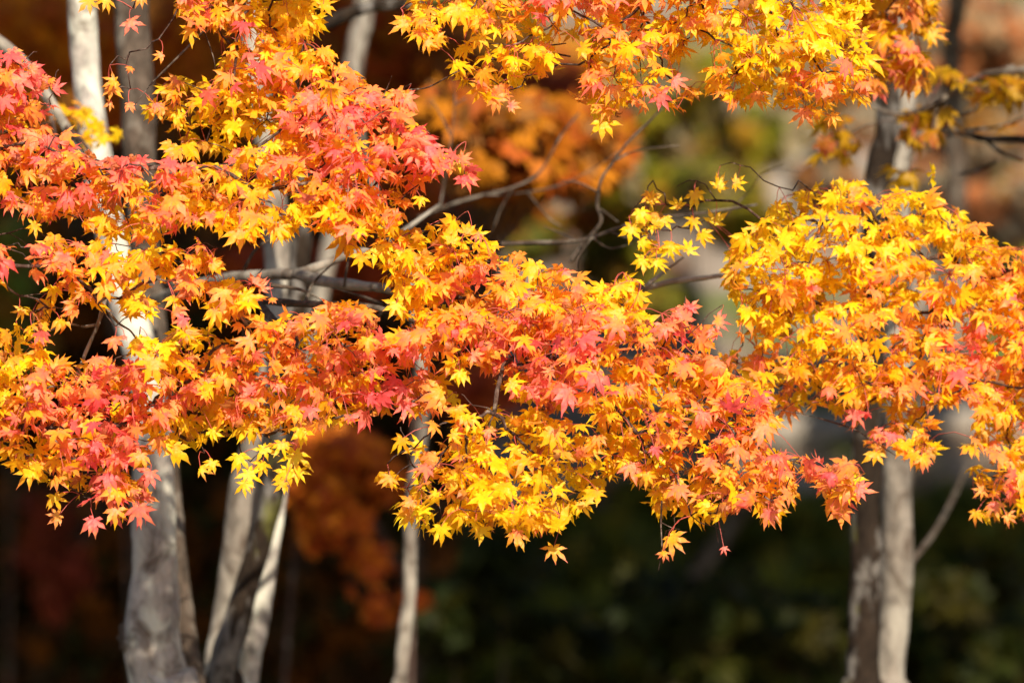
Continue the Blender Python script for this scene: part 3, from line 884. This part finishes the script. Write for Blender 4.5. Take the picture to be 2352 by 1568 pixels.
bare([pts('1400 680 1470 665 1540 647 1600 640 1700 630 1800 640'), pts('1480 660 1530 620 1570 590')], 11.25, .0075, M_silver, 'pale stout branch entering the yellow leaves from the left, right of the middle')
bare([pts('1660 500 1720 440 1750 400 1800 380'), pts('1750 400 1790 390 1840 395')], 11.9, .0016, M_twig, 'fine dark twig above the small yellow leaves')
bare([pts('2440 150 2352 160 2290 165 2240 180 2170 225 2110 255 2050 262 2000 240'), pts('2170 225 2150 260 2140 330'), pts('2290 165 2330 150')], 12.2, .009, M_brownb, 'blurred grey branch arching in from the right edge near the top')
bare([pts('2440 335 2352 320 2260 318 2180 295 2130 310 2080 330'), pts('2180 310 2230 300 2300 290 2352 270'), pts('2260 318 2300 350 2352 370'), pts('2290 370 2250 390 2200 400')], 12.5, .010, M_darkb, 'dark double branch at the right edge below the arching one')
bare([pts('1880 960 1960 985 2010 1015 2060 1048'), pts('1790 940 1880 960'), pts('1800 940 1830 920')], 10.9, .0018, M_twig, 'thin reddish twig with one bud before the right trunk')
bare([pts('1520 1150 1518 1200 1520 1260 1512 1310'), pts('1520 1200 1540 1210 1560 1215')], 10.38, .0018, M_twig, 'bare hanging twig tip under the middle branch')
bare([pts('1560 1130 1610 1160 1640 1190 1645 1215 1650 1245'), pts('1610 1160 1620 1150')], 10.38, .0016, M_twig, 'thin twig end dangling one withered leaf right of the middle')
bare([pts('930 1030 945 1065 965 1085 960 1110 975 1130'), pts('945 1065 920 1080 905 1100'), pts('965 1085 990 1080')], 10.4, .0024, M_twig, 'small crooked twig at the left end of the lowest yellow leaves')
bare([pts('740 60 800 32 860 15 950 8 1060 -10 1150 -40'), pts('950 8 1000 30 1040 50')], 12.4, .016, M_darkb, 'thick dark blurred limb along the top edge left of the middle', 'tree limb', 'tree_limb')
bare([pts('1040 50 1100 60 1150 80 1200 100 1260 120 1310 130'), pts('1200 100 1250 105 1300 100')], 10.65, .004, M_twig, 'dark twig running through the upper right leaves')

# middle pair of stems
gy = px_of_ground(0, 12.5)
e, P0 = root_empty(500, 12.5, 'slim maple with one pale and one dark patched stem crossing at the foot', group=BIG)
stem([(540, -600), (570, 0), (620, 400), (640, 700), (607, 950), (570, 1100), (545, 1250), (527, 1344), (505, 1450), (488, 1550), (500, 1750), (520, gy + 30)],
     [12.9, 12.8, 12.7, 12.6, 12.5, 12.5, 12.5, 12.5, 12.5, 12.5, 12.5, 12.5], [44, 50, 56, 62, 70, 76, 66, 56, 46, 38, 60, 90], M_silver, 'stem', e, .12)
stem([(600, -600), (640, 0), (690, 400), (692, 560), (680, 700), (660, 900), (634, 1094), (612, 1194), (588, 1280), (566, 1344), (540, 1440), (510, 1544), (520, 1750), (520, gy + 30)],
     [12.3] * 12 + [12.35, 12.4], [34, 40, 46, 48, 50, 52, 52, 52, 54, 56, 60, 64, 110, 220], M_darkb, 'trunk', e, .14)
# the pale half of the same trunk, built as a separate tube
stem([(655, 1080), (640, 1194), (624, 1260), (608, 1344), (590, 1440), (568, 1544), (550, 1750), (530, gy + 30)],
     [12.36] * 8, [16, 26, 36, 46, 52, 58, 90, 160], M_pale, 'stem', e, .10)
# thin trunk
gy = px_of_ground(0, 13.0)
e, P0 = root_empty(925, 13.0, 'thin pale grey sapling trunk left of the middle', group=BIG)
stem([(870, -600), (838, 0), (818, 140), (850, 400), (940, 640), (972, 900), (962, 1050), (950, 1120), (943, 1219), (941, 1350), (940, 1380), (930, 1450), (923, 1544), (915, 1750), (910, gy + 30)], [13.0] * 15,
     [8, 10, 11, 12, 18, 28, 31, 31, 29, 31, 30, 33, 32, 45, 70], M_silver, 'trunk', e, .14, fr=14)
# right pair
gy = px_of_ground(0, 12.9)
e, P0 = root_empty(2020, 12.9, 'tall pair of trunks grown together, one dark and one pale, at right', group=BIG)
stem([(2110, -700), (2070, 0), (2075, 200), (2060, 400), (2058, 700), (2062, 900), (2062, 1000), (2060, 1100), (2062, 1244), (2060, 1344), (2052, 1450), (2042, 1544), (2040, 1750), (2040, gy + 30)], [12.9] * 14,
     [46, 56, 60, 62, 66, 68, 66, 68, 72, 74, 72, 68, 110, 170], M_silver, 'stem', e, .08, fr=7)
stem([(1960, -700), (2000, 0), (2030, 150), (2040, 300), (2020, 400), (2005, 700), (1995, 900), (1990, 1000), (1988, 1100), (1990, 1244), (1988, 1344), (1984, 1450), (1980, 1544), (1980, 1750), (1990, gy + 30)], [12.75] * 15,
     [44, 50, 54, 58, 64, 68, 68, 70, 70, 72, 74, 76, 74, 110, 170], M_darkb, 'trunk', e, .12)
mb = MB(); mb.curve([at(2090, 1295, 12.9), at(2150, 1215, 13.3), at(2195, 1130, 13.8), at(2225, 1060, 14.2)], [.008, .007, .006, .005], 10, .15); mb.build('limb', M_brownb, e)
# background trunks
gy = px_of_ground(0, 15.0)
e, P0 = root_empty(800, 15.2, 'blurred grey trunk under the thick dark limb near the top', group=BIG)
stem([(870, -500), (838, 0), (822, 90), (808, 180), (790, 400), (730, 700), (660, 1000), (560, 1350), (550, 1568), (560, gy + 30)], [15.2] * 10, [40, 44, 44, 40, 40, 38, 34, 34, 34, 60], M_silver, 'trunk', e, .12)
e, P0 = root_empty(2230, 16.5, 'distant grey trunk in the top right corner', group=BIG)
gy = px_of_ground(0, 16.5)
stem([(2260, -500), (2200, 0), (2185, 120), (2195, 500), (2130, 800), (2060, 1200), (2040, 1568), (2040, gy + 30)], [16.5] * 8, [40, 44, 44, 50, 44, 40, 50, 90], M_brownb, 'trunk', e, .12)
for q, lab, d in (([(1700, 1175), (1660, 1235), (1606, 1308)], 'short leaning grey pole in the dark undergrowth', 21.5),):
    e1 = empty('leaning_pole', at(*q[-1], d), lab, 'dead branch')
    mb = MB(); mb.curve([at(a, b, d) for a, b in [(1790, 1040)] + q + [(1590, 1330), (1585, 1345)]], [.018, .026, .03, .03, .03, .02], 10, .15); mb.build('wood', M_brownb, e1)


# =================================================================== background trees, shrubs, rocks
def cloud(clusters, size, colors, dens, nrm=(0.1, -0.6, 0.6), spread=0.7, droop=0.3):
    """simple leaves scattered through ellipsoids: (px, py, dist, rx_px, ry_px, depth_m)"""
    base, tt = [], []
    for (px, py, d, rx, ry, dz) in clusters:
        n = int(dens * rx * ry / 100)
        for _ in range(n):
            while True:
                q = rng.uniform(-1, 1, 3)
                if q @ q < 1: break
            # clumps and gaps
            gx, gy_ = px + q[0] * rx, py + q[1] * ry
            if mnoise.noise(Vector((gx / 38., gy_ / 38., d))) < -0.18 + 0.1 * rng.normal(): continue
            base.append(at(gx, gy_, d + q[2] * dz)); tt.append(0)
    n = len(base); base = np.array(base)
    nr = np.array(nrm) + rng.normal(0, spread, (n, 3)); nr /= np.linalg.norm(nr, axis=1)[:, None]
    ax = rng.normal(0, 1, (n, 3)) + np.array([0, 0, -droop * 2]); ax -= nr * (ax * nr).sum(1)[:, None]; ax /= np.linalg.norm(ax, axis=1)[:, None]
    sz = size * rng.uniform(.7, 1.3, n)
    W, K, F = make_leaves(base, ax, nr, sz, np.zeros(n), np.abs(rng.normal(.4, .3, n)), None, rich=False)
    cc = np.array(colors)[rng.integers(0, len(colors), n)] * rng.uniform(.75, 1.25, (n, 1))
    K = np.repeat(cc[:, None, :], W.shape[1], 1)
    return W, K, F, base


def back_tree(name, label, cat, clusters, size, colors, dens, foot, dfoot, group, crown='crown', trunk_r=.008, fork=None, **kw):
    W, K, F, base = cloud(clusters, size, colors, dens, **kw)
    f = at(foot, 784, dfoot); f[2] = ground_z(f[0], f[1]) - 0.05
    e1 = empty(name, f, label, cat, group)
    n, Vn = W.shape[:2]
    fl, tt = tile_faces(F, n, Vn)
    mesh_obj(crown, W.reshape(-1, 3), (fl, tt), [M_back], e1, K.reshape(-1, 3))
    mb = MB()
    low = max(c[1] for c in clusters)
    dm = sum(c[2] for c in clusters) / len(clusters)
    fk = at(fork[0], fork[1], dm) if fork else at(sum(c[0] for c in clusters) / len(clusters), low + 10, dm)
    mb.curve([f, f * .5 + fk * .5, fk], [trunk_r, trunk_r * .9, trunk_r * .7], 8, .1)
    for (px, py, d, rx, ry, dz) in clusters:
        tip = at(px, py, d)
        mid = fk * 0.5 + tip * 0.5 + np.array([0.02, 0, 0.03])
        mb.curve([fk, mid, tip], [trunk_r * .5, trunk_r * .4, trunk_r * .2], 6, .1)
        for _ in range(5):
            q = at(px + rng.uniform(-.8, .8) * rx, py + rng.uniform(-.8, .8) * ry, d)
            mb.curve([mid, (mid + q) / 2 + [0, 0, .02], q], [trunk_r * .3, trunk_r * .22, trunk_r * .1], 5, step=3)
    mb.build('trunk', M_twig, e1)
    return e1


OR = [(0.36, 0.105, 0.006), (0.40, 0.14, 0.006), (0.28, 0.06, 0.006), (0.22, 0.09, 0.02)]
RD = [(0.34, 0.05, 0.012), (0.40, 0.075, 0.012), (0.28, 0.035, 0.012)]
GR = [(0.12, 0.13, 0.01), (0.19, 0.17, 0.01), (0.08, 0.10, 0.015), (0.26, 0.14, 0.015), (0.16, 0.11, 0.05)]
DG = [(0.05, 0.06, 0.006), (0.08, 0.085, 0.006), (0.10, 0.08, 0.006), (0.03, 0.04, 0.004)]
BM = 'blurred maples in the wood behind'
back_tree('maple_tree', 'blurred orange maple behind the gap in the upper middle', 'tree',
          [(1180, 300, 14.9, 190, 70, .5), (1330, 320, 15.1, 130, 70, .5), (1060, 260, 14.8, 110, 60, .4), (1250, 390, 14.9, 150, 45, .4), (1100, 380, 14.8, 90, 60, .4)], .055, OR, 14, 926, 15.0, BM, fork=(955, 860))
back_tree('maple_tree', 'blurred dim orange maple behind the trunk near the top, left of the middle', 'tree',
          [(860, 110, 19.5, 130, 90, .5), (920, 230, 19.6, 140, 90, .5), (1000, 120, 19.4, 90, 60, .5), (860, 30, 19.4, 120, 40, .5), (980, 400, 19.6, 110, 80, .5), (780, 60, 19.5, 60, 80, .4)], .05, OR + RD, 11, 935, 19.6, BM, fork=(960, 700))
back_tree('maple_tree', 'blurred brown and orange maple in the dark top left corner', 'tree',
          [(80, 40, 20, 110, 60, .5), (60, 170, 20, 90, 40, .5), (270, 120, 20, 70, 110, .5), (420, 150, 20, 80, 80, .5), (440, 60, 20, 70, 70, .4), (150, 100, 20, 60, 90, .4), (30, 280, 20, 60, 40, .4), (250, 250, 20, 50, 60, .4)], .055, [(.6, .17, .01), (.5, .1, .01), (.7, .25, .01)], 8, 355, 20, BM, fork=(270, 800))
back_tree('maple_tree', 'dark red maple drooping between the middle trunks, low in the shade', 'tree',
          [(760, 1040, 16.3, 120, 60, .4), (740, 1120, 16.3, 90, 60, .4), (790, 1200, 16.3, 70, 50, .4), (720, 1210, 16.3, 30, 60, .3), (845, 1280, 16.4, 50, 40, .3), (865, 1385, 16.4, 34, 40, .2), (820, 1350, 16.4, 26, 16, .2), (940, 1375, 16.4, 45, 14, .2), (640, 1060, 16.4, 60, 40, .3), (880, 1100, 16.4, 50, 50, .3)], .036, [(.50, .11, .010), (.36, .06, .010), (.60, .17, .010)], 9, 560, 16.6, BM, fork=(700, 980))
back_tree('maple_tree', 'very dark red maple low in the left corner', 'tree',
          [(110, 1170, 21.5, 70, 60, .4), (100, 1270, 21.5, 60, 60, .4), (130, 1370, 21.5, 40, 50, .4), (180, 1300, 21.5, 40, 50, .4)], .05, [(.20, .035, .008), (.16, .022, .008)], 5, 365, 21.6, BM, fork=(300, 1000))
back_tree('maple_tree', 'red brown maple seen through the hole in the centre leaves', 'tree',
          [(1100, 900, 20, 90, 60, .4), (620, 600, 19.5, 120, 50, .4), (820, 620, 19.6, 90, 60, .4), (1180, 210, 21, 60, 60, .4), (1290, 200, 21, 50, 60, .4)], .05, RD, 8, 940, 20.1, BM, fork=(980, 800))
back_tree('maple_tree', 'faint salmon orange maple far off in the top right corner', 'tree',
          [(2230, 60, 25, 90, 70, .6), (2320, 100, 25, 80, 90, .6), (2200, 150, 25, 60, 50, .6), (2150, 420, 25, 30, 70, .5), (2240, 460, 25, 40, 60, .5)], .07, [(0.45, .17, .06), (0.40, .13, .04), (.32, .2, .10), (.25, .2, .12)], 8, 2250, 25.5, BM)
GM = 'green bushes on the sunny bank'
back_tree('green_bush', 'sunlit olive green bush in the gap under the upper right leaves', 'bush',
          [(1560, 360, 26.5, 150, 110, .8), (1640, 250, 26.6, 120, 90, .7), (1480, 440, 26.4, 110, 80, .6), (1660, 450, 26.4, 90, 80, .6)], .09, GR, 10, 1560, 27.2, GM)
back_tree('maple_tree', 'blurred rust and orange maple spreading behind the top middle gap', 'tree',
          [(1090, 120, 25.5, 130, 90, .5), (1260, 160, 25.5, 120, 80, .5), (1420, 230, 25.5, 110, 80, .5), (1150, 500, 25.5, 120, 60, .5), (1000, 480, 25.5, 90, 80, .5), (1380, 480, 25.5, 90, 60, .4)], .07, [(.42, .12, .008), (.4, .17, .008), (.3, .07, .01), (.3, .2, .01)], 6, 935, 25.8, BM)
back_tree('green_bush', 'tall olive yellow shrub behind the twigs in the upper right gap', 'bush',
          [(1480, 250, 24.5, 110, 90, .6), (1600, 180, 24.5, 130, 80, .6), (1760, 300, 24.5, 90, 70, .6), (1420, 400, 24.4, 90, 70, .5), (1700, 520, 24.4, 90, 40, .5)], .09, [(.20, .17, .01), (.13, .15, .01), (.28, .15, .01), (.22, .17, .10)], 4, 1600, 25.2, 'green bushes on the sunny bank')
back_tree('maple_tree', 'blurred amber and brown maple behind the right trunks near the top', 'tree',
          [(1900, 240, 25.0, 110, 110, .5), (2120, 120, 25.0, 110, 90, .5), (2250, 300, 25.0, 120, 90, .5), (1900, 420, 25.0, 80, 60, .5), (2160, 420, 25.0, 90, 70, .4), (2330, 480, 25.0, 70, 90, .4)], .07, [(.32, .15, .02), (.28, .10, .03), (.22, .16, .10), (.26, .22, .15)], 4.5, 2050, 25.5, BM)
back_tree('green_bush', 'small green bush beyond the twigs right of the middle', 'bush',
          [(1420, 600, 25, 80, 60, .5), (1530, 700, 24.8, 60, 60, .5), (1250, 560, 25, 60, 40, .4)], .08, GR, 6, 1450, 25.5, GM)
back_tree('green_bush', 'green bush top at the left edge behind the loose leaves', 'bush',
          [(10, 660, 21.0, 60, 110, .5), (50, 790, 21.0, 60, 60, .4), (20, 560, 21.0, 60, 50, .4)], .08, [(.10, .16, .02), (.16, .16, .02), (.2, .1, .01)], 8, 20, 21.6, GM)
back_tree('green_bush', 'muted green bush near the right edge behind the bare branches', 'bush',
          [(2200, 520, 26, 70, 70, .5), (2300, 600, 26, 60, 60, .5), (2320, 440, 26, 60, 50, .5)], .09, [(.14, .15, .03), (.22, .18, .04), (.3, .12, .04)], 5, 2260, 26.6, GM)

UG = 'evergreen shrubs in the deep shade'
spots = [(60, 1480, 'far left'), (330, 1440, 'behind the left trunk'), (720, 1480, 'between the middle trunks'), (1060, 1500, 'right of the thin trunk'), (1300, 1420, 'below the middle branch'),
         (1560, 1500, 'low in the middle of the right half'), (1720, 1390, 'catching a little light left of the right trunks'), (1880, 1500, 'at the foot of the right trunks'), (2180, 1420, 'right of the right trunks'), (2320, 1540, 'in the lower right corner'),
         (1100, 1330, 'above the others right of the thin trunk'), (1450, 1340, 'under the hanging withered leaf'), (2250, 1260, 'beside the slanting limb')]
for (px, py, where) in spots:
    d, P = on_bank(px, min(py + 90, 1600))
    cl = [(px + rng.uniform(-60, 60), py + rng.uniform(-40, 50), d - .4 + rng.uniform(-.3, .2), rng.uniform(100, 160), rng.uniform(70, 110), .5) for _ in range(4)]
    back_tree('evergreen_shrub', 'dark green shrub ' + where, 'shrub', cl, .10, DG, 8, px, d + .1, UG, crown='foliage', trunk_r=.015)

for (px, py, where) in [(1700, 1390, 'left of the right trunks'), (1480, 1370, 'under the withered hanging leaf'), (1290, 1480, 'low in the middle'), (1560, 1500, 'along the lower edge, right of the middle'), (1080, 1420, 'right of the thin trunk'),
                        (2200, 1350, 'right of the right trunks'), (2290, 1500, 'in the lower right corner'), (1850, 1460, 'beside the dark trunk'), (1130, 1280, 'below the lowest yellow leaves')]:
    back_tree('understorey_plant', 'faint olive leafy plant darkened for shade ' + where, 'plant',
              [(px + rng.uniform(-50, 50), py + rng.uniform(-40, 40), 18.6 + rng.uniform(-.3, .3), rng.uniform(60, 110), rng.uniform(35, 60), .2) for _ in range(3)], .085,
              [(.014, .018, .001), (.020, .020, .001), (.010, .015, .001), (.022, .018, .001)], 2.5, px, 18.8, 'leafy plants darkened for shade', crown='foliage', trunk_r=.004)  # near-black leaf colours stand in for shade on these plants
m, t, p = new_mat('pale_boulder_stone')
tc = t.nodes.new('ShaderNodeTexCoord'); n1 = noise_node(t, 7, 6, .7, tc.outputs['Object'])
r1 = ramp(t, n1.outputs[0], [(.35, (.14, .12, .095)), (.6, (.27, .235, .195))]); t.links.new(r1.outputs[0], p.inputs['Base Color']); p.inputs['Roughness'].default_value = .9
M_rock = m
for (px, py, rx, ry, lab) in ((1800, 370, 70, 60, 'pale beige boulder left of the amber leaves in the upper right'), (1350, 500, 60, 40, 'grey boulder behind the crooked bare branch'), (1600, 600, 50, 40, 'rounded grey stone left of the yellow leaves'),
                              (1850, 1000, 110, 50, 'wide pale boulder just left of the right trunks'), (2230, 1000, 100, 60, 'broad pale boulder right of the right trunks'), (2200, 300, 90, 50, 'flat grey boulder behind the bare branches at right'), (2120, 570, 60, 50, 'grey boulder hidden mostly behind the yellow leaves'),
                              (1560, 690, 60, 40, 'low grey stone below the stout pale branch'), (1370, 420, 40, 30, 'small pale stone high on the bank')):
    d, P = on_bank(px, py)
    k = KX * d
    mb = MB(); mb.blob(P + [0, .1, 0], (rx * k, rx * k * .8, ry * k), .35, 12, 3.0)
    o = mb.build('boulder', M_rock); tag(o, lab, 'boulder', 'boulders on the bank')

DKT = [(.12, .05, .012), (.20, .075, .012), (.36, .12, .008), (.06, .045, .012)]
DK = [(.045, .024, .008), (.03, .03, .006), (.07, .028, .006), (.16, .05, .005)]  # near-black foliage colours painting shade over the left background
back_tree('shade_fill_conifer', 'nearly black evergreen added to stand for the shade behind the left trunks', 'tree',
          [(x, y, 22.5 + rng.uniform(-.4, .4), 170, 150, .6) for x in (-40, 180, 400, 620) for y in (620, 900, 1180, 1420)], .12, DK, 4.5, 350, 23, 'evergreens added as shade behind the left trunks', trunk_r=.02)
back_tree('shade_fill_conifer', 'dark brown evergreen added to stand for shade behind the gap left of the middle', 'tree',
          [(x, y, 23.0 + rng.uniform(-.4, .4), 150, 150, .6) for x in (830, 980) for y in (620, 900, 1180, 1420)], .12, DK, 3.5, 940, 23.5, 'evergreens added as shade behind the left trunks', trunk_r=.02)

back_tree('rust_tree', 'dark rust brown tree filling the upper left corner far behind', 'tree',
          [(x, y, 23.5 + rng.uniform(-.4, .4), 170, 150, .6) for x in (-40, 150, 330, 520) for y in (40, 260, 450)], .12, DKT, 5, 352, 24.5, BM, fork=(300, 700))
back_tree('rust_tree', 'rust and olive tree behind the thick limb at the top, left of the middle', 'tree',
          [(x, y, 24 + rng.uniform(-.4, .4), 150, 130, .6) for x in (760, 930, 1080) for y in (30, 220, 440)], .11, [(.3, .09, .008), (.2, .08, .01), (.16, .11, .01), (.4, .13, .008)], 5, 938, 24.6, BM, fork=(940, 640))
for (px, py, where) in [(1050, 1200, 'close behind the lowest yellow leaves'), (1320, 1210, 'under the middle branch, topmost of its patch'), (1560, 1180, 'below the pink branch tip'), (1760, 1200, 'left of the right trunks, highest of its patch'), (1900, 1290, 'tucked against the right trunks'), (2190, 1230, 'right of the right trunks, at the pale band')]:
    d, P = on_bank(px, py + 60)
    back_tree('evergreen_shrub', 'dark green shrub ' + where, 'shrub', [(px + rng.uniform(-60, 60), py + rng.uniform(-10, 70), d - .4, rng.uniform(110, 150), rng.uniform(60, 90), .5) for _ in range(4)], .10, DG, 9, px, d + .1, UG, crown='foliage', trunk_r=.01)

# unseen evergreens added around the frame so their crowns shade the lower bank
def shade_tree(x, y, z, r, label, n=5600, lean=0.0):
    e1 = empty('shade_caster_tree', (x, y, 0), label, 'tree', 'unseen evergreens added to shade the bank')
    q = rng.normal(0, 1, (n, 3)); q /= np.linalg.norm(q, axis=1)[:, None]; q *= rng.random((n, 1)) ** .4
    base = np.array([x, y, z]) + q * r
    nr = rng.normal(0, 1, (n, 3)) + S * .8; nr /= np.linalg.norm(nr, axis=1)[:, None]
    ax = rng.normal(0, 1, (n, 3)); ax -= nr * (ax * nr).sum(1)[:, None]; ax /= np.linalg.norm(ax, axis=1)[:, None]
    W, K, F = make_leaves(base, ax, nr, .20 * rng.uniform(.7, 1.3, n), np.zeros(n), np.full(n, .3), None, rich=False)
    K[:] = (np.array([.04, .07, .02]) * rng.uniform(.6, 1.4, (n, 1)))[:, None, :]
    fl, tt = tile_faces(F, n, W.shape[1])
    mesh_obj('crown', W.reshape(-1, 3), (fl, tt), [M_back], e1, K.reshape(-1, 3))
    mb = MB(); mb.curve([(x + lean, y, -.1), (x + lean * .9, y, z * .45), (x, y, z), (x, y, z + r[2] * .8)], [.22, .17, .12, .04], 14, .12); mb.build('trunk', M_darkb, e1)


shade_tree(4.0, 15.6, 6.3, np.array([2.4, 1.6, 3.3]), 'dense dark evergreen added unseen at the right to shade the bank')
shade_tree(1.2, 15.8, 6.35, np.array([2.1, 1.6, 2.7]), 'dense dark evergreen added unseen above the view to shade the bank', lean=2.2)
shade_tree(-2.9, 16.0, 6.6, np.array([2.9, 1.6, 2.9]), 'dense dark evergreen added unseen at the left to shade the bank')
